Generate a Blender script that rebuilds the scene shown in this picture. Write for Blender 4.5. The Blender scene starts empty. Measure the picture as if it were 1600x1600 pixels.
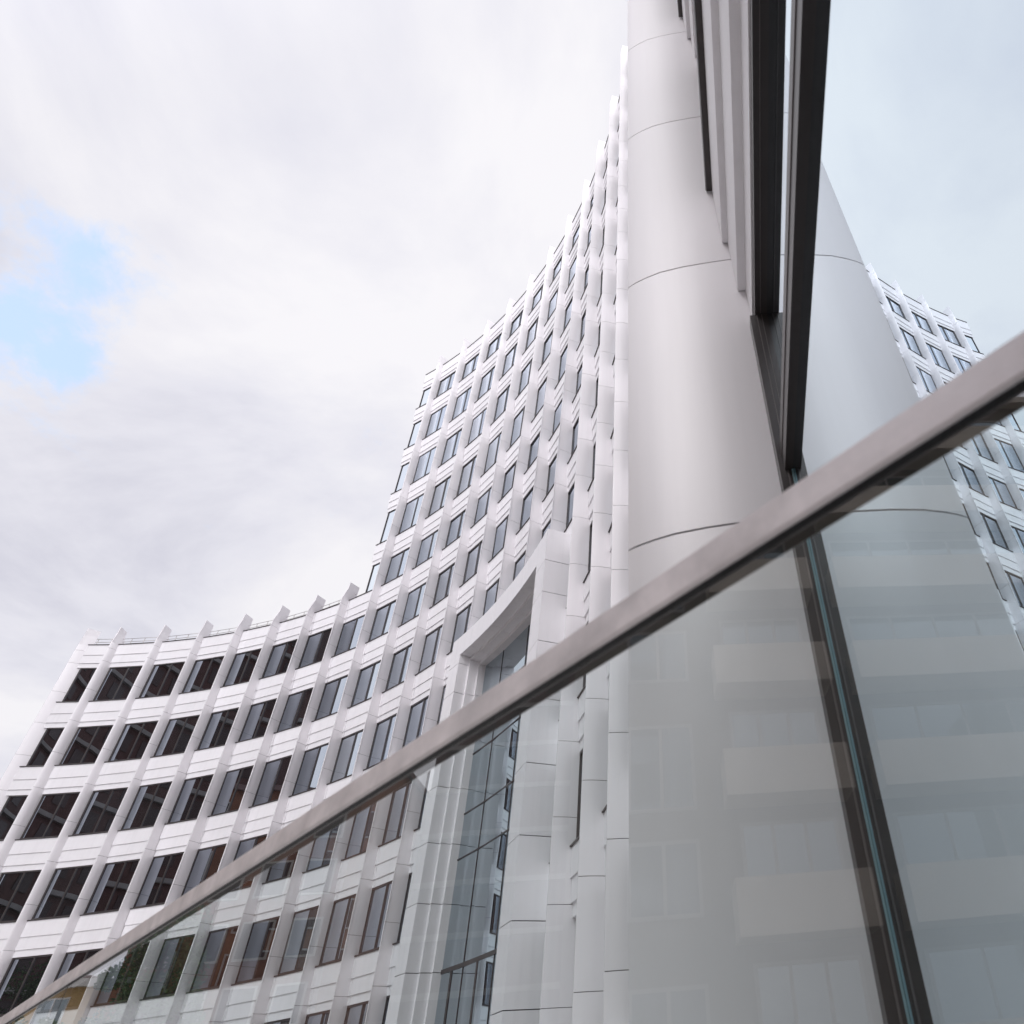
import bpy, bmesh, math, random
from mathutils import Vector, Matrix
from mathutils import noise as mnoise
random.seed(7)
sc = bpy.context.scene
COL = sc.collection
R = math.radians

# ------------------------------------------------------------------ camera
cam_d = bpy.data.cameras.new('camera'); cam = bpy.data.objects.new('camera', cam_d); COL.objects.link(cam)
cx = Vector((0.995323, 0.061745, -0.074294))      # camera right, up, back in world axes
cdn = Vector((-0.096602, 0.634681, -0.766712))
cfw = Vector((-0.000188, 0.770303, 0.637678))
m = Matrix((cx, -cdn, -cfw)).transposed().to_4x4()
cam.matrix_world = m
cam_d.sensor_width = 36.0
cam_d.lens = 36.0 * 1072.9 / 1600.0
cam_d.shift_x = -305.0 / 1600.0
cam_d.clip_start = 0.02; cam_d.clip_end = 3000
cam_d.dof.use_dof = True; cam_d.dof.focus_distance = 26.0; cam_d.dof.aperture_fstop = 5.6
sc.camera = cam

# ------------------------------------------------------------------ sky, sun, exposure
SUN_EL, SUN_AZ = R(45), R(198)          # azimuth clockwise from +y
world = bpy.data.worlds.new('World'); sc.world = world; world.use_nodes = True
nt = world.node_tree; nt.nodes.clear()
def N(tree, typ, **kw):
    n = tree.nodes.new(typ)
    for k, v in kw.items():
        if k.startswith('i_'):
            key = k[2:]
            n.inputs[int(key) if key.isdigit() else key.replace('_', ' ')].default_value = v
        else: setattr(n, k, v)
    return n
def L(tree, a, b): tree.links.new(a, b)
def ramp(tree, pts, interp='LINEAR'):
    n = tree.nodes.new('ShaderNodeValToRGB'); cr = n.color_ramp; cr.interpolation = interp
    while len(cr.elements) < len(pts): cr.elements.new(0.5)
    for e, (p, c) in zip(cr.elements, pts):
        e.position = p; e.color = c if len(c) == 4 else (*c, 1)
    return n
out = N(nt, 'ShaderNodeOutputWorld'); bg = N(nt, 'ShaderNodeBackground', i_Strength=0.1)
sky = N(nt, 'ShaderNodeTexSky', sky_type='NISHITA', sun_disc=False, sun_elevation=SUN_EL, sun_rotation=SUN_AZ,
        air_density=1.0, dust_density=1.5, ozone_density=1.0)
tc = N(nt, 'ShaderNodeTexCoord')
sep = N(nt, 'ShaderNodeSeparateXYZ'); L(nt, tc.outputs['Generated'], sep.inputs[0])
zc = N(nt, 'ShaderNodeMath', operation='MAXIMUM', i_1=0.02); L(nt, sep.outputs[2], zc.inputs[0])
za = N(nt, 'ShaderNodeMath', operation='ADD', i_1=0.22); L(nt, zc.outputs[0], za.inputs[0])
dx = N(nt, 'ShaderNodeMath', operation='DIVIDE'); L(nt, sep.outputs[0], dx.inputs[0]); L(nt, za.outputs[0], dx.inputs[1])
dy = N(nt, 'ShaderNodeMath', operation='DIVIDE'); L(nt, sep.outputs[1], dy.inputs[0]); L(nt, za.outputs[0], dy.inputs[1])
cv = N(nt, 'ShaderNodeCombineXYZ', i_Z=0.37); L(nt, dx.outputs[0], cv.inputs[0]); L(nt, dy.outputs[0], cv.inputs[1])
n1 = N(nt, 'ShaderNodeTexNoise', i_Scale=6.5, i_Detail=12.0, i_Roughness=0.64, i_Distortion=0.15); L(nt, cv.outputs[0], n1.inputs['Vector'])
# a thinner place in the cloud deck, where the blue shows through
def dotdir(v):
    d = N(nt, 'ShaderNodeVectorMath', operation='DOT_PRODUCT'); d.inputs[1].default_value = Vector(v).normalized()
    L(nt, tc.outputs['Generated'], d.inputs[0]); return d.outputs['Value']
def hole(v, c0, c1, amt):
    mr = N(nt, 'ShaderNodeMapRange', interpolation_type='SMOOTHSTEP'); mr.inputs[1].default_value = c0; mr.inputs[2].default_value = c1
    mr.inputs[4].default_value = amt; L(nt, dotdir(v), mr.inputs[0]); return mr.outputs[0]
h1 = hole((-0.655, 0.352, 0.668), math.cos(R(7.5)), math.cos(R(0.5)), 0.25)
h2 = hole((-0.652, 0.450, 0.612), math.cos(R(4)), math.cos(R(0.5)), 0.06)
ha = N(nt, 'ShaderNodeMath', operation='ADD'); L(nt, h1, ha.inputs[0]); L(nt, h2, ha.inputs[1])
sb = N(nt, 'ShaderNodeMath', operation='SUBTRACT'); L(nt, n1.outputs['Fac'], sb.inputs[0]); L(nt, ha.outputs[0], sb.inputs[1])
mask = ramp(nt, [(0.15, (0, 0, 0)), (0.38, (1, 1, 1))], 'EASE'); L(nt, sb.outputs[0], mask.inputs[0])
n2 = N(nt, 'ShaderNodeTexNoise', i_Scale=1.9, i_Detail=9.0, i_Roughness=0.58, i_Distortion=0.35)
cv2 = N(nt, 'ShaderNodeVectorMath', operation='ADD'); cv2.inputs[1].default_value = (5.3, 2.1, 0.9)
L(nt, cv.outputs[0], cv2.inputs[0]); L(nt, cv2.outputs[0], n2.inputs['Vector'])
shade = ramp(nt, [(0.30, (0.66, 0.66, 0.755)), (0.43, (0.82, 0.815, 0.89)), (0.58, (0.955, 0.94, 0.975))]); L(nt, n2.outputs['Fac'], shade.inputs[0])
# the deck is brighter overhead, with a bright bank added behind the camera
glow = N(nt, 'ShaderNodeMapRange', interpolation_type='SMOOTHSTEP'); glow.inputs[1].default_value = 0.15; glow.inputs[2].default_value = 0.95
glow.inputs[3].default_value = 6.45; glow.inputs[4].default_value = 6.5; L(nt, sep.outputs[2], glow.inputs[0])
sv = (math.sin(SUN_AZ) * math.cos(SUN_EL), math.cos(SUN_AZ) * math.cos(SUN_EL), math.sin(SUN_EL))
rear_fill = hole((-0.20, -0.88, 0.42), 0.22, 1.0, 1.75)      # unseen bright bank added behind the camera, below the sun, to lift the facade
halo2 = hole((-0.20, 0.42, 0.88), math.cos(R(36)), math.cos(R(6)), 0.03)        # thin bright cloud overhead
hp0 = N(nt, 'ShaderNodeMath', operation='ADD'); L(nt, rear_fill, hp0.inputs[0]); L(nt, halo2, hp0.inputs[1])
hp = N(nt, 'ShaderNodeMath', operation='ADD', i_1=1.0); L(nt, hp0.outputs[0], hp.inputs[0])
gm = N(nt, 'ShaderNodeMath', operation='MULTIPLY'); L(nt, glow.outputs[0], gm.inputs[0]); L(nt, hp.outputs[0], gm.inputs[1])
cs = N(nt, 'ShaderNodeVectorMath', operation='SCALE'); L(nt, shade.outputs[0], cs.inputs[0]); L(nt, gm.outputs[0], cs.inputs['Scale'])
skb = N(nt, 'ShaderNodeVectorMath', operation='SCALE', i_Scale=1.9); L(nt, sky.outputs[0], skb.inputs[0])
skl = N(nt, 'ShaderNodeMix', data_type='RGBA'); skl.inputs[0].default_value = 0.45
L(nt, skb.outputs[0], skl.inputs[6]); skl.inputs[7].default_value = (6.8, 8.1, 9.9, 1)     # thin veil over the blue
mixc = N(nt, 'ShaderNodeMix', data_type='RGBA'); L(nt, mask.outputs[0], mixc.inputs[0])
L(nt, skl.outputs[2], mixc.inputs[6]); L(nt, cs.outputs[0], mixc.inputs[7])
L(nt, mixc.outputs[2], bg.inputs[0]); L(nt, bg.outputs[0], out.inputs[0])

sun_d = bpy.data.lights.new('sun', 'SUN'); sun = bpy.data.objects.new('sun', sun_d); COL.objects.link(sun)
sun_d.energy = 0.6; sun_d.angle = R(30); sun_d.color = (1.0, 0.965, 0.94)
sdir = Vector((math.sin(SUN_AZ) * math.cos(SUN_EL), math.cos(SUN_AZ) * math.cos(SUN_EL), math.sin(SUN_EL)))
sun.rotation_euler = sdir.to_track_quat('Z', 'Y').to_euler(); sun.location = (0, -20, 80)

sc.view_settings.view_transform = 'Standard'; sc.view_settings.look = 'None'
sc.view_settings.exposure = 0.57; sc.view_settings.gamma = 1.0
sc.render.engine = 'CYCLES'
sc.cycles.max_bounces = 10; sc.cycles.glossy_bounces = 6; sc.cycles.transparent_max_bounces = 24
sc.cycles.transmission_bounces = 8; sc.cycles.diffuse_bounces = 4
sc.cycles.caustics_reflective = False; sc.cycles.caustics_refractive = False

GZ = -0.8           # ground level; the camera crouches 0.8 m above it

# ------------------------------------------------------------------ materials
def newmat(name):
    mt = bpy.data.materials.new(name); mt.use_nodes = True; t = mt.node_tree; t.nodes.clear()
    o = t.nodes.new('ShaderNodeOutputMaterial'); return mt, t, o
def principled(name, col, rough=0.5, metal=0.0, spec=0.5, var=0.0, vscale=1.0, bump=0.0, bscale=20.0, rvar=0.0, stretch=(1, 1, 1), coat=0.0, isl=0.0, streak=0.0):
    mt, t, o = newmat(name)
    p = N(t, 'ShaderNodeBsdfPrincipled'); p.inputs['Base Color'].default_value = (*col, 1)
    p.inputs['Roughness'].default_value = rough; p.inputs['Metallic'].default_value = metal
    p.inputs['Specular IOR Level'].default_value = spec; p.inputs['Coat Weight'].default_value = coat
    L(t, p.outputs[0], o.inputs[0])
    geo = N(t, 'ShaderNodeNewGeometry'); mp = N(t, 'ShaderNodeMapping'); mp.inputs['Scale'].default_value = stretch
    L(t, geo.outputs['Position'], mp.inputs[0])
    if var or rvar:
        nz = N(t, 'ShaderNodeTexNoise', i_Scale=vscale, i_Detail=6.0, i_Roughness=0.6); L(t, mp.outputs[0], nz.inputs['Vector'])
        if var:
            c0 = tuple(max(0, c * (1 - var)) for c in col); c1 = tuple(min(1, c * (1 + var)) for c in col)
            r = ramp(t, [(0.3, c0), (0.7, c1)]); L(t, nz.outputs['Fac'], r.inputs[0]); L(t, r.outputs[0], p.inputs['Base Color'])
        if rvar:
            mr = N(t, 'ShaderNodeMapRange'); mr.inputs[1].default_value = 0.3; mr.inputs[2].default_value = 0.7
            mr.inputs[3].default_value = rough - rvar; mr.inputs[4].default_value = rough + rvar
            L(t, nz.outputs['Fac'], mr.inputs[0]); L(t, mr.outputs[0], p.inputs['Roughness'])
    if isl or streak:
        src = p.inputs['Base Color'].links[0].from_socket
        hs = N(t, 'ShaderNodeHueSaturation'); L(t, src, hs.inputs['Color'])
        mr = N(t, 'ShaderNodeMapRange'); mr.inputs[3].default_value = 1 - isl; mr.inputs[4].default_value = 1 + isl * .5
        L(t, geo.outputs['Random Per Island'], mr.inputs[0])
        if streak:      # rain streaks: noise drawn out vertically
            ms = N(t, 'ShaderNodeMapping'); ms.inputs['Scale'].default_value = (5.0, 5.0, 0.22); L(t, geo.outputs['Position'], ms.inputs[0])
            ns = N(t, 'ShaderNodeTexNoise', i_Scale=1.0, i_Detail=5.0, i_Roughness=0.65); L(t, ms.outputs[0], ns.inputs['Vector'])
            m2 = N(t, 'ShaderNodeMapRange'); m2.inputs[1].default_value = 0.48; m2.inputs[2].default_value = 0.78; m2.inputs[3].default_value = 1.0; m2.inputs[4].default_value = 1 - streak
            L(t, ns.outputs['Fac'], m2.inputs[0])
            mm = N(t, 'ShaderNodeMath', operation='MULTIPLY'); L(t, mr.outputs[0], mm.inputs[0]); L(t, m2.outputs[0], mm.inputs[1]); L(t, mm.outputs[0], hs.inputs['Value'])
        else: L(t, mr.outputs[0], hs.inputs['Value'])
        L(t, hs.outputs[0], p.inputs['Base Color'])
    if bump:
        nb = N(t, 'ShaderNodeTexNoise', i_Scale=bscale, i_Detail=3.0); L(t, mp.outputs[0], nb.inputs['Vector'])
        b = N(t, 'ShaderNodeBump', i_Strength=bump, i_Distance=0.02); L(t, nb.outputs['Fac'], b.inputs['Height']); L(t, b.outputs[0], p.inputs['Normal'])
    return mt
def glazing(name, dark, tint, f0, f1, power, wave, wscale, blinds=0.0):
    """opaque-backed coated window glass: dark room or blind behind, Fresnel-like reflection on top, slightly wavy"""
    mt, t, o = newmat(name)
    dif = N(t, 'ShaderNodeBsdfDiffuse'); dif.inputs[0].default_value = (*dark, 1)
    if blinds:
        oi = N(t, 'ShaderNodeObjectInfo')
        r = ramp(t, [(0.0, dark), (0.45, tuple(d * 1.3 for d in dark)), (0.6, (blinds * .5,) * 3), (1.0, (blinds, blinds, blinds * 1.08))])
        L(t, oi.outputs['Random'], r.inputs[0]); L(t, r.outputs[0], dif.inputs[0])
    gl = N(t, 'ShaderNodeBsdfGlossy', i_Roughness=0.0); gl.inputs[0].default_value = (*tint, 1)
    lw = N(t, 'ShaderNodeLayerWeight', i_Blend=0.5)
    pw = N(t, 'ShaderNodeMath', operation='POWER', i_1=power); L(t, lw.outputs['Facing'], pw.inputs[0])
    mr = N(t, 'ShaderNodeMapRange'); mr.inputs[3].default_value = f0; mr.inputs[4].default_value = f1; L(t, pw.outputs[0], mr.inputs[0])
    geo = N(t, 'ShaderNodeNewGeometry')
    nb = N(t, 'ShaderNodeTexNoise', i_Scale=wscale, i_Detail=1.0); L(t, geo.outputs['Position'], nb.inputs['Vector'])
    b = N(t, 'ShaderNodeBump', i_Strength=wave, i_Distance=0.02); L(t, nb.outputs['Fac'], b.inputs['Height']); L(t, b.outputs[0], gl.inputs['Normal'])
    mx = N(t, 'ShaderNodeMixShader'); L(t, mr.outputs[0], mx.inputs[0]); L(t, dif.outputs[0], mx.inputs[1]); L(t, gl.outputs[0], mx.inputs[2])
    L(t, mx.outputs[0], o.inputs[0]); return mt
def clear_glass(name, tint, ior=1.5, spec_tint=(1, 1, 1), rough=0.0):
    mt, t, o = newmat(name)
    tr = N(t, 'ShaderNodeBsdfTransparent'); tr.inputs[0].default_value = (*tint, 1)
    gl = N(t, 'ShaderNodeBsdfGlossy', i_Roughness=rough); gl.inputs[0].default_value = (*spec_tint, 1)
    fr = N(t, 'ShaderNodeFresnel', i_IOR=ior)
    geo = N(t, 'ShaderNodeNewGeometry')
    fl = N(t, 'ShaderNodeMath', operation='SUBTRACT', i_0=1.0); L(t, geo.outputs['Backfacing'], fl.inputs[1])
    fm = N(t, 'ShaderNodeMath', operation='MULTIPLY'); L(t, fr.outputs[0], fm.inputs[0]); L(t, fl.outputs[0], fm.inputs[1])
    nb = N(t, 'ShaderNodeTexNoise', i_Scale=2.2, i_Detail=1.0); L(t, geo.outputs['Position'], nb.inputs['Vector'])
    b = N(t, 'ShaderNodeBump', i_Strength=0.05, i_Distance=0.02); L(t, nb.outputs['Fac'], b.inputs['Height']); L(t, b.outputs[0], gl.inputs['Normal'])
    mx = N(t, 'ShaderNodeMixShader'); L(t, fm.outputs[0], mx.inputs[0]); L(t, tr.outputs[0], mx.inputs[1]); L(t, gl.outputs[0], mx.inputs[2])
    L(t, mx.outputs[0], o.inputs[0]); return mt

M = {}
M['panel'] = principled('white_panel', (0.870, 0.846, 0.865), rough=0.38, spec=0.40, metal=0.06, var=0.015, vscale=0.5, stretch=(2.0, 2.0, 0.35), bump=0.05, bscale=0.9, rvar=0.05, isl=0.03, streak=0.05)
M['band'] = principled('white_cladding', (0.88, 0.865, 0.885), rough=0.45, spec=0.4, var=0.02, vscale=0.7, isl=0.035, streak=0.06)
M['joint'] = principled('joint_gasket', (0.10, 0.098, 0.105), rough=0.8, spec=0.2)
M['frame'] = principled('dark_window_frame', (0.055, 0.047, 0.047), rough=0.38, spec=0.5, var=0.12, vscale=6)
M['core'] = principled('plaster_core', (0.55, 0.54, 0.56), rough=0.8, spec=0.2)
M['pane'] = glazing('window_glass', (0.13, 0.145, 0.17), (0.82, 0.90, 1.0), 0.50, 0.88, 2.6, 0.10, 0.55, blinds=0.26)
M['wing_pane'] = glazing('wing_window_glass', (0.012, 0.0095, 0.010), (0.80, 0.88, 1.0), 0.40, 0.85, 2.6, 0.10, 0.55, blinds=0.022)
M['mirror'] = glazing('storefront_glass', (0.02, 0.024, 0.027), (0.84, 0.94, 1.0), 0.80, 0.98, 1.2, 0.006, 0.9)
M['portal_glass'] = glazing('portal_glass', (0.022, 0.024, 0.027), (0.82, 0.93, 1.0), 0.42, 0.9, 2.2, 0.20, 0.5)
M['steel'] = principled('brushed_steel', (0.88, 0.82, 0.82), rough=0.5, metal=0.5, spec=0.5, var=0.13, vscale=16, rvar=0.12, bump=0.02, bscale=60)
M['rail_dark'] = principled('rail_underside_shade', (0.035, 0.03, 0.03), rough=0.5, spec=0.3)
M['bglass'] = clear_glass('balustrade_glass', (0.955, 0.996, 0.996), ior=2.3, rough=0.012)
M['corner_glass'] = clear_glass('corner_glass', (0.90, 0.945, 0.985), ior=1.5)
M['silicone'] = principled('silicone_joint', (0.05, 0.05, 0.055), rough=0.6)
M['concrete'] = principled('paving', (0.52, 0.505, 0.49), rough=0.9, spec=0.2, var=0.18, vscale=0.8, bump=0.2, bscale=25)
M['asphalt'] = principled('asphalt', (0.055, 0.055, 0.058), rough=0.9, spec=0.3, var=0.2, vscale=2.0, bump=0.3, bscale=60)
M['brick'] = principled('dark_brick', (0.085, 0.045, 0.040), rough=0.9, spec=0.2, var=0.25, vscale=1.2)
M['lightband'] = principled('pale_concrete', (0.42, 0.40, 0.37), rough=0.85, spec=0.2, var=0.12, vscale=1.0)
M['dullband'] = principled('weathered_concrete', (0.27, 0.25, 0.235), rough=0.9, spec=0.2, var=0.15, vscale=1.0)
M['cream'] = principled('cream_plaster', (0.64, 0.575, 0.49), rough=0.9, spec=0.2, var=0.10, vscale=0.8)
M['beige'] = principled('beige_wall', (0.20, 0.165, 0.135), rough=0.9, spec=0.2, var=0.12, vscale=0.6)
M['yellow'] = principled('yellow_plaster', (0.52, 0.36, 0.17), rough=0.9, spec=0.2, var=0.08, vscale=0.6)
M['winframe'] = principled('window_joinery', (0.36, 0.33, 0.31), rough=0.7)
M['whitetrim'] = principled('white_trim', (0.75, 0.74, 0.72), rough=0.7)
M['roof'] = principled('roof_sheet', (0.16, 0.10, 0.09), rough=0.7, var=0.15, vscale=1.0)
M['aptglass'] = glazing('flat_window_glass', (0.03, 0.034, 0.04), (0.78, 0.92, 1.0), 0.22, 0.9, 2.5, 0.05, 1.0, blinds=0.16)
M['darkglass'] = principled('dark_office_glass', (0.050, 0.032, 0.030), rough=0.6, spec=0.2)
M['bark'] = principled('bark', (0.06, 0.045, 0.033), rough=0.95, spec=0.1, var=0.3, vscale=8, bump=0.5, bscale=18)
def leafmat():
    mt, t, o = newmat('leaves'); p = N(t, 'ShaderNodeBsdfPrincipled', i_Roughness=0.6)
    geo = N(t, 'ShaderNodeNewGeometry'); r = ramp(t, [(0.0, (0.022, 0.052, 0.018)), (0.5, (0.045, 0.095, 0.028)), (1.0, (0.09, 0.15, 0.045))])
    L(t, geo.outputs['Random Per Island'], r.inputs[0]); L(t, r.outputs[0], p.inputs['Base Color']); L(t, p.outputs[0], o.inputs[0]); return mt
M['leaf'] = leafmat()

# ------------------------------------------------------------------ mesh helpers
class MB:
    def __init__(s): s.v = []; s.f = []; s.m = []; s.sm = []
    def poly_prism(s, pts, z0, z1, mi=0, smooth=False, pts1=None):
        """plan polygon pts (x,y) from z0 to z1 (pts1: the polygon at the top)"""
        k = len(s.v); n = len(pts); q = pts1 or pts
        s.v += [(p[0], p[1], z0) for p in pts] + [(p[0], p[1], z1) for p in q]
        for i in range(n):
            j = (i + 1) % n; s.f.append((k + i, k + j, k + n + j, k + n + i)); s.m.append(mi); s.sm.append(smooth)
        s.f.append(tuple(range(k + n - 1, k - 1, -1))); s.m.append(mi); s.sm.append(False)
        s.f.append(tuple(range(k + n, k + 2 * n))); s.m.append(mi); s.sm.append(False)
    def box(s, x0, x1, y0, y1, z0, z1, mi=0):
        s.poly_prism([(x0, y0), (x1, y0), (x1, y1), (x0, y1)], z0, z1, mi)
    def sweep(s, prof, path, mi=0, smooth=False):
        """closed profile list of (b,z) carried along path, a list of functions b -> (x,y)"""
        k = len(s.v); n = len(prof)
        for fn in path:
            for b, z in prof:
                x, y = fn(b); s.v.append((x, y, z))
        for a in range(len(path) - 1):
            for i in range(n):
                j = (i + 1) % n
                s.f.append((k + a * n + i, k + a * n + j, k + (a + 1) * n + j, k + (a + 1) * n + i)); s.m.append(mi); s.sm.append(smooth)
        s.f.append(tuple(k + i for i in range(n - 1, -1, -1))); s.m.append(mi); s.sm.append(False)
        e = k + (len(path) - 1) * n
        s.f.append(tuple(e + i for i in range(n))); s.m.append(mi); s.sm.append(False)
    def tube(s, p0, p1, r0, r1=None, n=8, mi=0):
        r1 = r0 if r1 is None else r1
        p0, p1 = Vector(p0), Vector(p1); d = (p1 - p0).normalized()
        u = d.orthogonal().normalized(); w = d.cross(u); k = len(s.v)
        for p, r in ((p0, r0), (p1, r1)):
            for i in range(n):
                a = 2 * math.pi * i / n; s.v.append(tuple(p + (u * math.cos(a) + w * math.sin(a)) * r))
        for i in range(n):
            j = (i + 1) % n; s.f.append((k + i, k + j, k + n + j, k + n + i)); s.m.append(mi); s.sm.append(True)
        s.f.append(tuple(k + i for i in range(n - 1, -1, -1))); s.m.append(mi); s.sm.append(False)
        s.f.append(tuple(k + n + i for i in range(n))); s.m.append(mi); s.sm.append(False)
    def mesh(s, name, mats, recalc=True, sharp=None):
        me = bpy.data.meshes.new(name); me.from_pydata(s.v, [], s.f)
        for mt in (mats if isinstance(mats, (list, tuple)) else [mats]): me.materials.append(mt)
        me.polygons.foreach_set('material_index', s.m); me.polygons.foreach_set('use_smooth', s.sm)
        if recalc:
            bm = bmesh.new(); bm.from_mesh(me); bmesh.ops.recalc_face_normals(bm, faces=bm.faces); bm.to_mesh(me); bm.free()
        if sharp: me.set_sharp_from_angle(angle=R(sharp))
        me.update(); return me
    def build(s, name, mats, parent=None, **kw):
        return link(name, s.mesh(name, mats, **kw), parent)
def link(name, me, parent=None, keep_world=True):
    o = bpy.data.objects.new(name, me); COL.objects.link(o)
    if parent is not None:
        o.parent = parent
        if keep_world: o.matrix_parent_inverse = Matrix.Translation(-Vector(wloc(parent)))
    return o
def wloc(o): return Vector(o.location) + (wloc(o.parent) - Vector(wloc(o.parent)) if o.parent else Vector())
def thing(name, label, cat, loc, group=None):
    o = bpy.data.objects.new(name, None); COL.objects.link(o); o.location = loc
    o.empty_display_size = 0.3
    tag(o, label, cat, group); return o
def tag(o, label, cat, group=None):
    o['label'] = label; o['category'] = cat
    if group: o['group'] = group
def structure(o): o['kind'] = 'structure'

# ------------------------------------------------------------------ the curved facade's plan
# fin tips: heading turns gradually from the near bay (looking along +y) towards -x
SP = 2.41651679
def curve_pts(n=23, x=-0.31, y=2.08):
    pts = [Vector((x, y))]
    for i in range(n):
        t = i + 0.5
        th = R(-1.41176995 + 5.90569612 * t - 0.170285265 * t * t + 0.00537809634 * t ** 3)
        x -= SP * math.sin(th); y += SP * math.cos(th); pts.append(Vector((x, y)))
    return pts
C = curve_pts()
def frame_of(i):
    """origin, unit along (towards the next fin), unit inwards (away from the square)"""
    if i < 0: return Vector((C[0].x, C[0].y - SP)), Vector((0, 1)), Vector((1, 0))
    t = (C[i + 1] - C[i]).normalized(); return C[i], t, Vector((t.y, -t.x))
def fin_frame(i):
    if i <= 0: return C[0] + Vector((0, i * SP)), Vector((0, 1)), Vector((1, 0))
    t = (C[i + 1] - C[i - 1]).normalized(); return C[i], t, Vector((t.y, -t.x))
def bay(i, l, b):
    o, t, n = frame_of(i); p = o + t * l + n * b; return (p.x, p.y)
def smooth_pt(u, b):
    """point on the smooth curve through the fin tips at index u, offset b inwards"""
    i = max(1, min(len(C) - 3, int(math.floor(u)))); f = u - i
    p0, p1, p2, p3 = C[i - 1], C[i], C[i + 1], C[i + 2]
    p = 0.5 * ((2 * p1) + (p2 - p0) * f + (2 * p0 - 5 * p1 + 4 * p2 - p3) * f * f + (3 * p1 - p0 - 3 * p2 + p3) * f ** 3)
    d = 0.5 * ((p2 - p0) + 2 * (2 * p0 - 5 * p1 + 4 * p2 - p3) * f + 3 * (3 * p1 - p0 - 3 * p2 + p3) * f * f)
    t = d.normalized(); q = p + Vector((t.y, -t.x)) * b; return (q.x, q.y)

S = [0.70, 4.20, 7.68, 11.17, 14.66, 18.08, 21.50, 24.84, 28.70, 32.52, 36.36, 40.0]   # sill levels, last = tower roof
HS = 1.36                     # spandrel height
WING_TOP, TOWER_TOP = S[6], S[11]
TIP_W, TIP_T = 22.5, 40.85
P0, P1, PZ, PB = 6.62, 10.13, 14.0, -0.54      # portal: extent along the curve, top, front offset

# ------------------------------------------------------------------ ground
g = MB(); g.v = [(-900, -900, GZ - 0.13), (900, -900, GZ - 0.13), (900, 900, GZ - 0.13), (-900, 900, GZ - 0.13)]; g.f = [(0, 1, 2, 3)]; g.m = [0]; g.sm = [False]
go = g.build('ground', M['asphalt']); structure(go)
g = MB(); g.box(-14.6, 14, -30, 60, GZ - 0.14, GZ); g.box(-58, -14.6, 12, 60, GZ - 0.14, GZ)
go = g.build('pavement', M['concrete']); structure(go)

tower = thing('office_tower', 'tall white curved office tower with upright blade fins rising above its roof', 'building', (-6, 22, GZ))
wing = thing('office_wing', 'low curved white office wing with dark windows, left of the taller tower', 'building', (-28, 33, GZ))

# ------------------------------------------------------------------ fins
F0_R = [(0.040, -0.008), (0.024, 0.016), (0.008, 0.05), (-0.012, 0.10), (-0.037, 0.18), (-0.056, 0.30), (-0.066, 0.42), (-0.072, 0.53), (-0.076, 0.655)]
F0_L = [(0.066, -0.012), (0.090, 0.004), (0.130, 0.06), (0.175, 0.13), (0.205, 0.22), (0.225, 0.33), (0.235, 0.44), (0.24, 0.54), (0.24, 0.655)]
# each shaft stands a little proud of the thin blade above the roof; its root swings slowly round along the curve
NOSE_A = 0.05
def lerp_tab(tab, z):
    if z <= tab[0][0]: return tab[0][1]
    for (z0, v0), (z1, v1) in zip(tab[:-1], tab[1:]):
        if z <= z1: return v0 + (v1 - v0) * (z - z0) / (z1 - z0)
    return tab[-1][1]
WING_NOSE = {15: -.17, 16: -.18, 17: -.18, 18: -.13, 19: -.07, 20: -.04, 21: -.03, 99: -.02}
WING_ROOT = {15: .17, 16: .18, 17: .10, 18: .03, 19: -.03, 20: -.14, 21: -.24, 22: -.1, 99: -.02}
def nose_b(i, z): return -0.15 if i < 7 else WING_NOSE[i] if i >= 15 else lerp_tab([(18, -.16), (23, -.14), (30, -.08), (38, -.05)], z)
def root_a(i, z):
    if i <= 0: return -0.076
    if i < 7: return 0.05
    return WING_ROOT[i] if i >= 15 else lerp_tab([(18, .17), (22, .15), (25, .08), (29, .03), (36, -.03), (40, -.09)], z)
def skew(i, z): return root_a(i, z) - (NOSE_A - 0.076) if i > 0 else 0.0
def fin_profile(i, pts, z):
    if i <= 0: return pts
    n = len(pts) - 1; sk = skew(i, z); nb = nose_b(i, z)
    return [(a + NOSE_A + sk * q / n, (b + nb) if q < n else 0.62) for q, (a, b) in enumerate(pts)]
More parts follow.
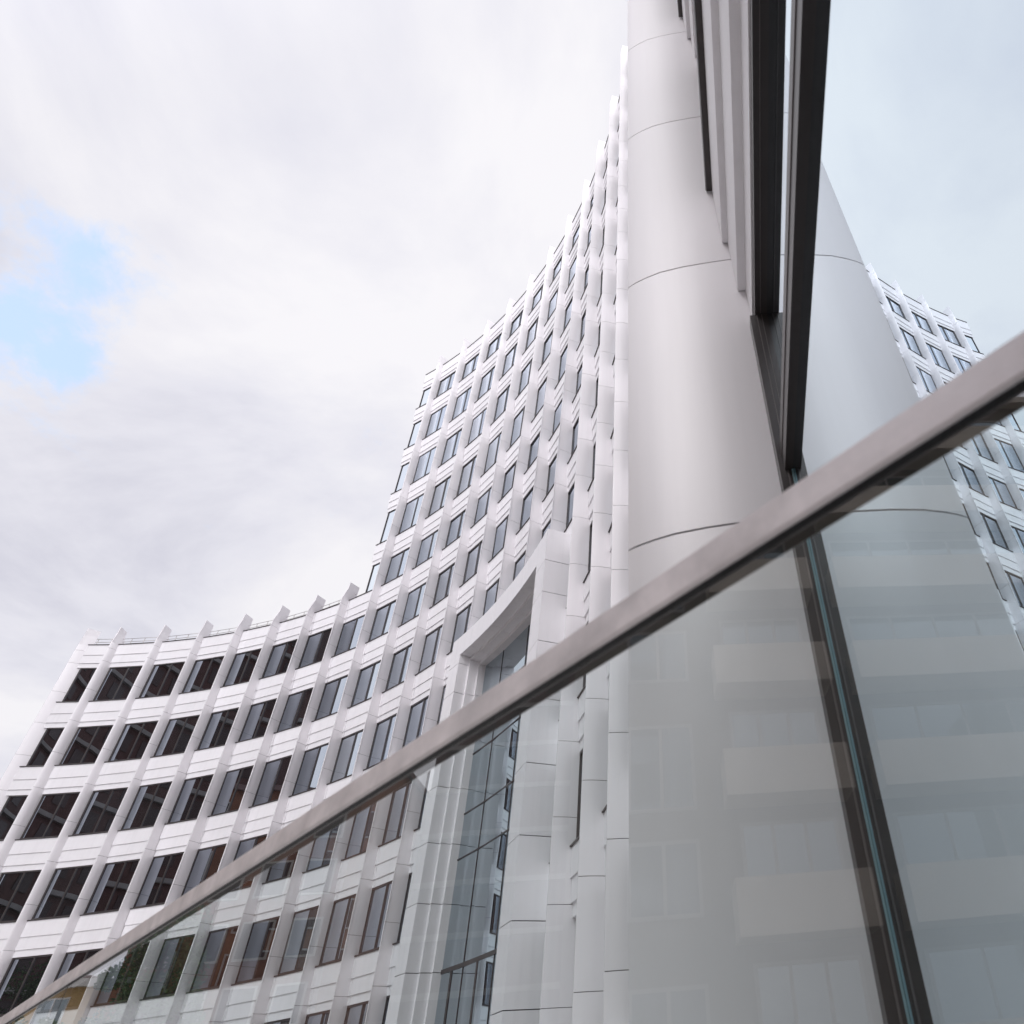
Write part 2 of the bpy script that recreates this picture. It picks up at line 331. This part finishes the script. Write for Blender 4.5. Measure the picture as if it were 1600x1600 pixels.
def fin(i, ztop, roof, parent, zbot=GZ, rot=0.0, org=None):
    o, t, n = fin_frame(i)
    if rot:
        ca, sa = math.cos(rot), math.sin(rot)
        t = Vector((t.x * ca - t.y * sa, t.x * sa + t.y * ca)); n = Vector((t.y, -t.x))
    if org is not None: o = Vector(org)
    fi = 99 if rot else i
    k0 = 0.0 if i == 0 else 1.0
    def poly(z, inset=0.0, thin=0.0):
        Rr, Ll = fin_profile(fi, F0_R, z), fin_profile(fi, F0_L, z)
        # thin = 1: the blade that rises above the roof, 4 cm thick, its outer edge set back
        pts = []; lft = []; nn = len(Rr)
        for q, ((ar, br), (al, bl)) in enumerate(zip(Rr, Ll)):
            f = q / (nn - 1); tb = 0.62 * f; ta = 0.02 + 0.03 * f
            pts.append((ar + (ta - ar) * thin, br + (tb - br) * thin))
            lft.append((al + (ta + 0.045 - al) * thin, bl + (tb - bl) * thin))
        pts += lft[::-1]
        if inset:
            ca_ = sum(p[0] for p in pts) / len(pts); cb_ = sum(p[1] for p in pts) / len(pts)
            pts = [(ca_ + (a - ca_) * (1 - 2 * inset), cb_ + (b - cb_) * (1 - inset)) for a, b in pts]
        return [tuple(o + t * a + n * b) for a, b in pts]
    if i <= 0: js = [1.595, 3.41, 5.36, 7.28, 9.1, 10.9] + [11.17 + 1.8 * k for k in range(1, 16)]
    else: js = sorted([s_ + 0.62 for s_ in S[:-1]] + [s_ - 1.12 for s_ in S[1:]])
    js = [z for z in js if zbot + 0.3 < z < roof - 0.3]
    mb = MB(); gap = 0.010 if i <= 0 else 0.012
    lev = [zbot] + js + [roof - 0.35]
    for a, (z0, z1) in enumerate(zip(lev[:-1], lev[1:])):
        za = z0 + (gap if a else 0); mb.poly_prism(poly(za), za, z1, 0, True, pts1=poly(z1))
        zm = z0 - 0.05 if a else z0; ze = min(z1 + 0.05, roof - 0.3)
        mb.poly_prism(poly(zm, inset=0.05), zm + (0.06 if a else 0), ze, 1, pts1=poly(ze, inset=0.05))
    tk = 0.5 if i < 15 else 1.0
    rise = ztop - roof; zr = roof - 0.35 + gap
    mb.poly_prism(poly(zr), zr, roof + 0.02, 0, True, pts1=poly(roof, thin=0.12))
    mb.poly_prism(poly(roof, thin=0.12), roof + 0.02, roof + 0.02 + rise * 0.6, 0, True, pts1=poly(roof, thin=0.88 * tk))
    mb.poly_prism(poly(roof, thin=0.88 * tk), roof + 0.02 + rise * 0.6, ztop, 0, True, pts1=poly(roof, thin=tk))
    f = mb.build('fin', [M['panel'], M['joint']], parent, sharp=38)
    return f
for i in range(-1, 15):
    o = fin(i, TIP_T, TOWER_TOP, tower, PZ - 0.4 if i in (7, 8, 9, 10) else GZ)
    if i == 0: o['label'] = 'large near fin whose smooth panels fill the middle of the view'
for i in range(15, 22): fin(i, TIP_W, WING_TOP, wing)
end_org = (-35.76, 32.17)
eo = fin(21, TIP_W, WING_TOP, wing, rot=R(-50), org=end_org)
eo['label'] = 'end fin turned outwards at the far left corner'

# ------------------------------------------------------------------ spandrel bands
def spandrel_profile(z0, z1, d=0.0, last=0.47):
    """stepped cladding: three boards, each standing proud of the one below; closed (b,z) outline"""
    z0 = z0 + 0.0
    return [(last + d, z0 + 0.001), (0.368 + d, z0), (0.364 + d, z0 + 0.26), (0.324 + d, z0 + 0.262), (0.318 + d, z0 + 0.74),
            (0.286 + d, z0 + 0.742), (0.280 + d, z1 - 0.004), (last + d, z1 - 0.005)]
def in_portal(i, z): return i in (7, 8, 9) and z < PZ
END21 = 1.42      # wing's short end bay
END14 = 1.60      # tower's overhanging corner above the wing roof
def bay_len(i, k):
    if i == 21: return 0.05, END21
    if i == 14 and k >= 7: return 0.05, END14
    return 0.02, SP + 0.02
def bands(parent, bays, ks):
    for k in ks:
        runs = [[]]
        for i in bays:
            if in_portal(i, S[k] - 1.0) or (i < 0 and k == 0):
                if runs[-1]: runs.append([])
            else: runs[-1].append(i)
        for run in runs:
            if not run: continue
            mb = MB(); sl = MB()
            for i in run:
                z1 = S[k]; z0 = z1 - HS
                if k == 11: z0 = z1 - 1.62
                if k == 0: z0 = GZ
                l0, l1 = bay_len(i, k); d = 0.25 if i < 0 else 0.0
                if i < 0: l1 = SP - 0.08
                mb.sweep(spandrel_profile(z0, z1, d), [lambda b, i=i, l=l0: bay(i, l, b), lambda b, i=i, l=l1: bay(i, l, b)])
                sp = [(0.48 + d, z1), (0.245 + d, z1), (0.240 + d, z1 + 0.022), (0.245 + d, z1 + 0.034), (0.48 + d, z1 + 0.045)]
                sl.sweep(sp, [lambda b, i=i, l=l0: bay(i, l, b), lambda b, i=i, l=l1: bay(i, l, b)])
            o = mb.build('spandrel_band', M['band'], parent)
            sl.build('sill', M['frame'], o)
bands(tower, list(range(-1, 14)), range(0, 7))
bands(tower, list(range(-1, 15)), range(7, 12))
bands(wing, list(range(14, 22)), range(0, 7))

# ------------------------------------------------------------------ windows
FB = 0.375           # front of the frames, measured inwards from the fin tips
def window_meshes(w, h, mull=True, name='window', mat='pane'):
    """frame ring with one upright in the middle; local x runs right to left along the bay (0..-w), y inwards, z up"""
    f = MB(); y0, y1 = FB, 0.47; t = 0.062 if name != 'corner_window' else 0.03
    f.box(-w, 0, y0, y1, 0, t); f.box(-w, 0, y0, y1, h - t, h)
    f.box(-w, -w + t, y0 + .002, y1, t, h - t); f.box(-t, 0, y0 + .002, y1, t, h - t)
    if mull: f.box(-w * 0.5 - 0.032, -w * 0.5 + 0.032, y0 + 0.004, y1, t, h - t)
    p = MB(); p.box(-w + t * .5, -t * .5, 0.415, 0.445, t * .5, h - t * .5)
    return f.mesh(name, M['frame']), p.mesh('pane', M[mat])
cache = {}
def window(i, k, parent, l0=None, l1=None, mull=True, name='window', d=0.0, mat='pane'):
    zz = S[k] + 1.0
    l0 = 0.29 + skew(i, zz) if l0 is None else l0
    l1 = SP + root_a(i + 1, zz) + 0.03 if l1 is None else l1
    z0 = S[k] + 0.046; z1 = (S[k + 1] - HS if k + 1 < 11 else S[11] - 1.62) - 0.004
    key = (round(l1 - l0, 2), round(z1 - z0, 3), name, mat)
    if key not in cache: cache[key] = window_meshes(l1 - l0, z1 - z0, mull, name, mat)
    fm, pm = cache[key]
    o, t, n = frame_of(i)
    ob = link(name, fm, parent); p = o + t * l0 + n * d
    ob.location = (p.x, p.y, z0); ob.rotation_euler = (0, 0, math.atan2(-t.y, -t.x))
    pn = link('pane', pm, ob, keep_world=False)
    pn.rotation_euler = (random.uniform(-.004, .004), 0, random.uniform(-.006, .006))
    return ob
for i in range(4, 14):
    for k in range(0, 11):
        if i in (7, 8, 9) and k <= 3: continue
        if i < 6 and k < 1: continue
        window(i, k, tower)
for i in range(14, 21):
    for k in range(0, 6): window(i, k, wing, mat='wing_pane')
for k in range(0, 6): window(21, k, wing, None, 1.24, False, 'end_window', mat='wing_pane')
for k in range(6, 11):
    if k == 6: continue
    window(14, k, tower, None, 1.50, False, 'corner_window', mat='corner_glass')
window(14, 6, tower, None, 1.50, False, 'corner_window', mat='corner_glass')
# the near bays, of which only slivers show: one mesh of frames and one of glass
fr, gl = MB(), MB()
for i in range(-1, 4):
    d = 0.255 if i < 0 else 0.0
    for k in range(0, 11):
        if i < 0 and k == 0: continue
        z0 = S[k] + 0.046; z1 = (S[k + 1] - HS if k + 1 < 11 else S[11] - 1.62) - 0.004
        l0, l1 = 0.345, SP + 0.05
        if i < 0: l1 = SP - 0.08
        for (a, b, za, zb) in ((l0, l1, z0, z0 + .062), (l0, l1, z1 - .062, z1), (l0, l0 + .062, z0 + .062, z1 - .062), (l1 - .062, l1, z0 + .062, z1 - .062)):
            fr.poly_prism([bay(i, a, FB + d), bay(i, b, FB + d), bay(i, b, .47 + d), bay(i, a, .47 + d)], za, zb)
        gl.poly_prism([bay(i, l0 + .03, .415 + d), bay(i, l1 - .03, .415 + d), bay(i, l1 - .03, .445 + d), bay(i, l0 + .03, .445 + d)], z0 + .03, z1 - .03)
fo = fr.build('edge_on_windows', M['frame'], tower); fo['kind'] = 'stuff'
gl.build('pane', M['pane'], fo)

# ------------------------------------------------------------------ building cores behind the cladding
def core(parent, us, b0, b1, z1, name='core_wall', extra_end=None):
    mb = MB()
    for a, b in zip(us[:-1], us[1:]):
        mb.poly_prism([smooth_pt(a, b0), smooth_pt(b, b0), smooth_pt(b, b1), smooth_pt(a, b1)], GZ, z1)
    return mb.build(name, M['core'], parent)
mb = MB()
for i in range(0, 14):
    mb.poly_prism([bay(i, 0.0, 0.49), bay(i, SP, 0.49), bay(i, SP, 9.0), bay(i, 0.0, 9.0)] if i > 1 else [bay(i, -0.0, 0.68), bay(i, SP, 0.68), bay(i, SP, 5.0), bay(i, -0.0, 5.0)], GZ, TOWER_TOP - 0.06)
mb.poly_prism([bay(14, 0.0, 0.49), bay(14, 0.55, 0.49), bay(14, 0.55, 9.0), bay(14, 0.0, 9.0)], WING_TOP, TOWER_TOP - 0.06)
mb.box(0.40, 5.0, -3.0, 2.4, GZ, TOWER_TOP - 0.06)
mb.build('core_wall', M['core'], tower)
mb = MB()
for i in range(14, 21):
    mb.poly_prism([bay(i, 0.0, 0.49), bay(i, SP, 0.49), bay(i, SP, 9.0), bay(i, 0.0, 9.0)], GZ, WING_TOP - 0.06)
mb.poly_prism([bay(21, 0.0, 0.49), bay(21, 1.22, 0.49), bay(21, 1.22, 9.0), bay(21, 0.0, 9.0)], GZ, WING_TOP - 0.06)
mb.build('core_wall', M['core'], wing)
# thin guard rail along the wing roof
mb = MB()
for i in range(15, 22):
    l1 = SP if i < 21 else 1.3
    for zz, bb in ((WING_TOP + 0.50, 0.5), (WING_TOP + 0.30, 0.5)):
        a, b = bay(i, 0.0, bb), bay(i, l1, bb); mb.tube((*a, zz), (*b, zz), 0.014, n=6)
    for l in (0.5, 1.2, 1.9):
        if l < l1:
            a = bay(i, l, 0.5); mb.tube((*a, WING_TOP - .08), (*a, WING_TOP + 0.51), 0.016, n=6)
mb.build('roof_rail', principled('galvanised', (0.45, 0.42, 0.41), rough=0.4, metal=0.6), wing)

# ------------------------------------------------------------------ entrance portal
portal = MB()
def arc(u0, u1, n=14): return [u0 + (u1 - u0) * a / (n - 1) for a in range(n)]
steps = [(PB, -0.14, 7.00, 9.80, 13.13), (-0.14, 0.20, 7.035, 9.765, 13.00), (0.20, 0.52, 7.07, 9.73, 12.87)]
gp = 0.006
head_cuts = [P0, 7.55, 8.72, 9.45, P1]
for s_i, (b0, b1, ua, ub, zh) in enumerate(steps):
    # head, cut into panels by thin joints; the two inner steps hang inside the opening only
    ztop, bk_ = (PZ, 0.52) if s_i == 0 else (13.129, b1 - 0.002)
    lo, hi = (P0, P1) if s_i == 0 else (7.001, 9.799)
    cuts_ = [lo] + head_cuts[1:-1] + [hi]
    for a, (u0, u1) in enumerate(zip(cuts_[:-1], cuts_[1:])):
        us = arc(u0 + (gp if a else 0), u1, 9)
        portal.sweep([(b0, zh), (b0, ztop), (bk_, ztop), (bk_, zh)], [lambda b, u=u: smooth_pt(u, b) for u in us], 0, True)
    zs = [GZ, 1.43, 3.03, 4.79, 6.5, 8.25, 9.96, 11.61, 12.77, zh] if s_i == 0 else [GZ, 1.43, 3.03, 4.79, 6.5, 8.25, 9.96, 11.61, zh]
    for (u0, u1) in (((P0, ua), (ub, P1)) if s_i == 0 else ((7.0, ua), (ub, 9.80))):
        be = 0.52 if s_i == 0 else b1
        for a, (za, zb) in enumerate(zip(zs[:-1], zs[1:])):
            portal.poly_prism([smooth_pt(u0, b0), smooth_pt(u1, b0), smooth_pt(u1, be - .002), smooth_pt(u0, be - .002)], za + (0.022 if a else 0), zb - (0.002 if zb == zh else 0))
    # dark backing in the joints
pobj = portal.build('entrance_portal', M['band'], tower, sharp=30)
pobj['label'] = 'tall projecting white entrance frame with a curved head'
bk = MB()
for (u0, u1) in ((P0 + .012, 7.0 - .012), (9.80 + .012, P1 - .012)):
    bk.poly_prism([smooth_pt(u0, PB + .03), smooth_pt(u1, PB + .03), smooth_pt(u1, 0.48), smooth_pt(u0, 0.48)], GZ, 13.1)
bk.sweep([(PB + .03, 13.16), (PB + .03, PZ - .03), (0.48, PZ - .03), (0.48, 13.16)], [lambda b, u=u: smooth_pt(u, b) for u in arc(P0 + .012, P1 - .012, 12)])
bk.build('joint_backing', M['joint'], pobj)
pg = MB(); cuts = [7.05, 7.45, 8.3, 9.15, 9.75]
for a, b in zip(cuts[:-1], cuts[1:]):
    pg.sweep([(0.47, GZ), (0.47, 12.96), (0.50, 12.96), (0.50, GZ)], [lambda bb, u=u: smooth_pt(u, bb) for u in (a, b)])
pg.build('portal_glazing', M['portal_glass'], pobj)
ml = MB()
for z in (3.05, 6.05, 7.45, 9.46, 11.3):
    w = 0.055 if z < 4 else 0.018
    ml.sweep([(0.44, z - w), (0.44, z + w), (0.475, z + w), (0.475, z - w)], [lambda bb, u=u: smooth_pt(u, bb) for u in arc(7.06, 9.74, 8)])
for u in cuts[1:-1]:
    ml.poly_prism([smooth_pt(u - .005, .452), smooth_pt(u + .005, .452), smooth_pt(u + .005, .473), smooth_pt(u - .005, .473)], GZ, 12.92)
for u in (7.9, 8.75, 9.45):
    ml.poly_prism([smooth_pt(u - .02, .442), smooth_pt(u + .02, .442), smooth_pt(u + .02, .474), smooth_pt(u - .02, .474)], GZ, 3.0)
ml.build('portal_mullions', M['frame'], pobj)

# ------------------------------------------------------------------ near storefront bay beside the camera
XG = 0.341
sf = MB()
sf.box(0.310, 0.395, -3.0, 1.932, 1.77, 1.92)           # transom
sf.box(0.3155, 0.395, -3.0, 1.990, 2.780, 2.8385)         # head
sf.box(0.291, 0.395, 1.932, 1.999, GZ, 2.780)   # jamb by the fin
sf.box(0.306, 0.372, -3.0, 1.932, GZ, GZ + 0.12)
sfo = sf.build('storefront_frame', M['frame'], tower)
tr = MB(); tr.box(0.3065, 0.3108, -3.0, 1.931, 1.845, 1.849); tr.box(0.340, 0.343, -3.0, 1.925, 2.7772, 2.7805); tr.box(0.322, 0.3255, 1.9292, 1.9325, 1.93, 2.777); tr.box(0.345, 0.3475, 1.9292, 1.9325, 1.93, 2.777)
tr.box(0.318, 0.324, 1.9292, 1.9325, GZ + .13, 1.765)
tr.build('frame_groove', principled('frame_edge', (0.16, 0.14, 0.14), rough=0.35), sfo)
bead = MB(); bead.box(XG - 0.0065, XG - 0.0006, 1.924, 1.9315, GZ + 0.125, 1.765)
bead.build('glass_edge_bead', principled('glass_edge', (0.30, 0.47, 0.52), rough=0.25), sfo)
sg = MB(); sg.box(XG, XG + 0.024, -3.0, 1.94, GZ + 0.10, 1.78)
sg.build('lower_glass', M['mirror'], sfo)
sg = MB(); sg.box(0.373, 0.388, -3.0, 1.936, 1.90, 2.79)
sg.build('upper_glass', M['mirror'], sfo)

# ------------------------------------------------------------------ glass balustrade
rd = Vector((-0.746458, 0.665433)); rn = Vector((0.665433, 0.746458)); rp = 0.4107
def rail_pt(s, off): p = rn * (rp + off) + rd * s; return (p.x, p.y)
RS0, RS1 = -0.02, 9.0
bal = thing('glass_balustrade', 'clear glass balustrade with a flat brushed steel handrail crossing the foreground', 'balustrade', (-0.9, 1.4, GZ))
zb, zt, W, bv = 0.380, 0.420, 0.036, 0.003
prof = [(0.0, zb + bv), (0.0, zt - bv), (bv, zt), (W - bv, zt), (W, zt - bv), (W, zb + bv), (W - bv, zb + .001), (W - .004, zb + .012), (0.006, zb + .012), (0.005, zb), (bv, zb)]
mb = MB(); mb.sweep(prof, [lambda b, s=s: rail_pt(s, b) for s in (RS0, 3.0, 6.0, RS1)])
mb.build('handrail', M['steel'], bal)
mb = MB(); mb.sweep([(0.0062, zb + .0004), (0.0064, zb + .0115), (W - .0045, zb + .0115), (W - .0035, zb + .0004)], [lambda b, s=s: rail_pt(s, b) for s in (RS0 + .002, RS1 - .002)])
mb.build('rail_gasket_shade', M['rail_dark'], bal)  # gasket spread over the whole underside, its near-black colour stands in for shade
g0, g1 = 0.0105, 0.0225
sj = (Vector((-2.1145, 2.4437)) - rn * rp).dot(rd)
for (a, b) in ((RS0 + .004, sj - 0.006), (sj + 0.006, sj + 3.2), (sj + 3.212, RS1 - .004)):
    mb = MB(); mb.poly_prism([rail_pt(a, g0), rail_pt(b, g0), rail_pt(b, g1), rail_pt(a, g1)], GZ + 0.05, zb + 0.0005)
    mb.build('glass_panel', M['bglass'], bal)
mb = MB()
for c in (sj, sj + 3.206):
    mb.poly_prism([rail_pt(c - .0055, g0 + .001), rail_pt(c + .0055, g0 + .001), rail_pt(c + .0055, g1 - .001), rail_pt(c - .0055, g1 - .001)], GZ + .05, zb)
mb.build('panel_joint', M['silicone'], bal)
mb = MB(); mb.sweep([(-0.02, GZ), (-0.02, GZ + .09), (0.053, GZ + .09), (0.053, GZ)], [lambda b, s=s: rail_pt(s, b) for s in (RS0, RS1)])
mb.build('base_channel', M['steel'], bal)

# ------------------------------------------------------------------ what the glass reflects: buildings across the square
apt = thing('apartment_building', 'beige apartment block with pale balconies, seen mirrored in the balustrade glass', 'building', (-18, -8, GZ))
XA, YA0, YA1, NF, FH = -18.0, -28.0, 2.8, 7, 3.0
mb = MB(); mb.box(XA - 11, XA, YA0, YA1, GZ, GZ + NF * FH + 0.6); mb.build('wall', M['beige'], apt)
mb = MB(); mb.box(XA + .003, 7.0, YA0 + .004, -19.0, GZ, GZ + 5 * FH + 2.6); mb.build('rear_shade_block', M['cream'], apt)  # unseen block added behind the camera to shade the near fin and bounce light
mb = MB(); mb.box(XA - 11.3, XA + 0.35, YA0 - .3, YA1 + .3, GZ + NF * FH + 0.6, GZ + NF * FH + 0.95); mb.build('roof', M['cream'], apt)
def wframe(x, y0, y1, z0, z1, nm, parent, mat='whitetrim'):
    f = MB(); t = .09; k = 0.06
    f.box(x, x + k, y0, y1, z0, z0 + t); f.box(x, x + k, y0, y1, z1 - t, z1)
    n = nm + 1
    for a in range(n + 1):
        c = y0 + (y1 - y0) * a / n; c = min(max(c, y0 + t / 2), y1 - t / 2); f.box(x, x + k - .003, c - t / 2, c + t / 2, z0 + t, z1 - t)
    w = f.build('window', M[mat], parent)
    p = MB(); p.box(x + .01, x + .04, y0 + .03, y1 - .03, z0 + .03, z1 - .03); p.build('pane', M['aptglass'], w)
    return w
for fl in range(NF):
    z = GZ + fl * FH + 0.2
    for yb, yl, nm in ((-4.4, 3.2, 2), (-14.2, 9.0, 5)):
        b = MB(); b.box(XA, XA + 1.15, yb, yb + yl, z - 0.02, z + 0.16); b.box(XA + 1.03, XA + 1.15, yb, yb + yl, z + 0.16, z + 1.15)
        b.box(XA, XA + 1.03, yb, yb + .12, z + .16, z + 1.15); b.box(XA, XA + 1.03, yb + yl - .12, yb + yl, z + .16, z + 1.15)
        b.build('balcony', M['cream'], apt)
        wframe(XA + 0.003, yb + 0.35, yb + yl - 0.35, z + 0.3, z + 2.6, nm, apt, 'winframe')
    wframe(XA + 0.003, -0.5, 1.3, z - 0.3 + (0.9 if fl % 2 else 0.3), z + 2.3, 1, apt, 'winframe')
brick = thing('brick_building', 'dark brick block with pale floor bands, mirrored in the windows of the low wing', 'building', (-70, 0, GZ))
XB, YB0, YB1, NB, BH = -62.0, -42.0, 20.0, 14, 3.7
mb = MB(); mb.box(XB - 18, XB, YB0, YB1, GZ, GZ + NB * BH); mb.build('wall', M['brick'], brick)
for fl in range(NB):
    mb = MB(); z = GZ + (fl + 1) * BH
    mb.box(XB, XB + 0.35, YB0, YB1, z - 0.45, z - 0.05); mb.build('floor_band', M['dullband'], brick)
    mb = MB()
    y = YB0 + 1.0
    while y < YB1 - 2.2:
        mb.box(XB, XB + 0.06, y, y + 1.9, z - 2.7, z - 0.95); y += 3.3
    mb.build('window_row', M['darkglass'], brick)
mb = MB(); mb.box(XB - 18.3, XB + 0.5, YB0 - .3, YB1 + .3, GZ + NB * BH, GZ + NB * BH + 0.35); mb.build('roof', M['roof'], brick)

ter = thing('terracotta_block', 'reddish brown office block with pale window strips, mirrored at the left of the balustrade glass', 'building', (-56, 27, GZ))
mb = MB(); mb.box(-64, -50, 20.6, 32.5, GZ, 21.0); mb.build('wall', principled('terracotta', (0.20, 0.095, 0.06), rough=0.9, spec=0.2, var=0.2, vscale=0.8), ter)
mb = MB(); mb.box(-64.3, -49.7, 20.3, 32.8, 21.0, 21.4); mb.build('roof', M['roof'], ter)
for fl in range(6):
    for a in range(4):
        wy = 21.4 + a * 2.8
        f = MB(); f.box(-50, -49.9, wy, wy + 1.9, 0.9 + fl * 3.4, 3.0 + fl * 3.4); w = f.build('window', M['lightband'], ter)
        p = MB(); p.box(-49.93, -49.88, wy + .12, wy + 1.78, 1.02 + fl * 3.4, 2.88 + fl * 3.4); p.build('pane', M['darkglass'], w)
yel = thing('yellow_house', 'yellow plastered house with white windows, mirrored low in the balustrade glass', 'building', (-58, 43, GZ))
YX, Y0, Y1 = -54.0, 36.0, 62.0
mb = MB(); mb.box(YX - 12, YX, Y0, Y1, GZ, 7.6); mb.build('wall', M['yellow'], yel)
mb = MB(); mb.box(YX - 12.4, YX + 0.4, Y0 - .4, Y1 + .4, 7.6, 8.0); mb.box(YX - .002, YX + .12, Y0, Y1, 4.5, 4.75); mb.build('cornice', M['whitetrim'], yel)
mb = MB(); mb.poly_prism([(YX - 12, Y0), (YX, Y0), (YX, Y1), (YX - 12, Y1)], 8.0, 9.2, pts1=[(YX - 7, Y0 + 5), (YX - 5, Y0 + 5), (YX - 5, Y1 - 5), (YX - 7, Y1 - 5)]); mb.build('roof', M['roof'], yel)
for zz in (1.6, 5.2):
    for a in range(8): wframe(YX + .003, Y0 + 1.2 + a * 3.4, Y0 + 3.0 + a * 3.4, zz, zz + 1.9, 1, yel)

def tree(x, y, h, r, label, seed):
    rnd = random.Random(seed)
    t = thing('street_tree', label, 'tree', (x, y, GZ), 'trees across the square')
    b = MB(); b.tube((x, y, GZ), (x + .1, y, GZ + h * .4), .2, .13)
    tips = []
    for a in range(7):
        an = a * 2.4; e = rnd.uniform(.5, .9)
        p0 = (x + .05, y, GZ + h * rnd.uniform(.25, .42)); p1 = (x + math.cos(an) * r * .6, y + math.sin(an) * r * .6, GZ + h * e)
        b.tube(p0, p1, .08, .03, n=6); tips.append(p1)
    b.build('trunk', M['bark'], t)
    c = MB()
    cl = [(x + rnd.gauss(0, r * .42), y + rnd.gauss(0, r * .42), GZ + h * (.62 + rnd.gauss(0, .16)), rnd.uniform(.45, .9)) for _ in range(26)] + [(*p, .8) for p in tips]
    for (a, bb, cc, s) in cl:
        for _ in range(330):
            d = Vector((rnd.gauss(0, 1), rnd.gauss(0, 1), rnd.gauss(0, .8))); d = d.normalized() * s * rnd.uniform(.5, 1.05)
            p = Vector((a, bb, cc)) + d; u = Vector((rnd.gauss(0, 1), rnd.gauss(0, 1), rnd.gauss(0, 1))).normalized(); w = u.orthogonal().normalized(); z = rnd.uniform(.06, .12)
            k = len(c.v); c.v += [tuple(p - u * z), tuple(p + w * z * .5), tuple(p + u * z), tuple(p - w * z * .5)]; c.f.append((k, k + 1, k + 2, k + 3)); c.m.append(0); c.sm.append(False)
    c.build('crown', M['leaf'], t, recalc=False)
tree(-38.8, 23.6, 9.2, 2.1, 'leafy green tree in front of the yellow house, mirrored in the balustrade glass', 3)
tree(-43.0, 31.0, 5.6, 1.5, 'smaller green tree between the larger tree and the yellow house, mirrored in the balustrade glass', 5)
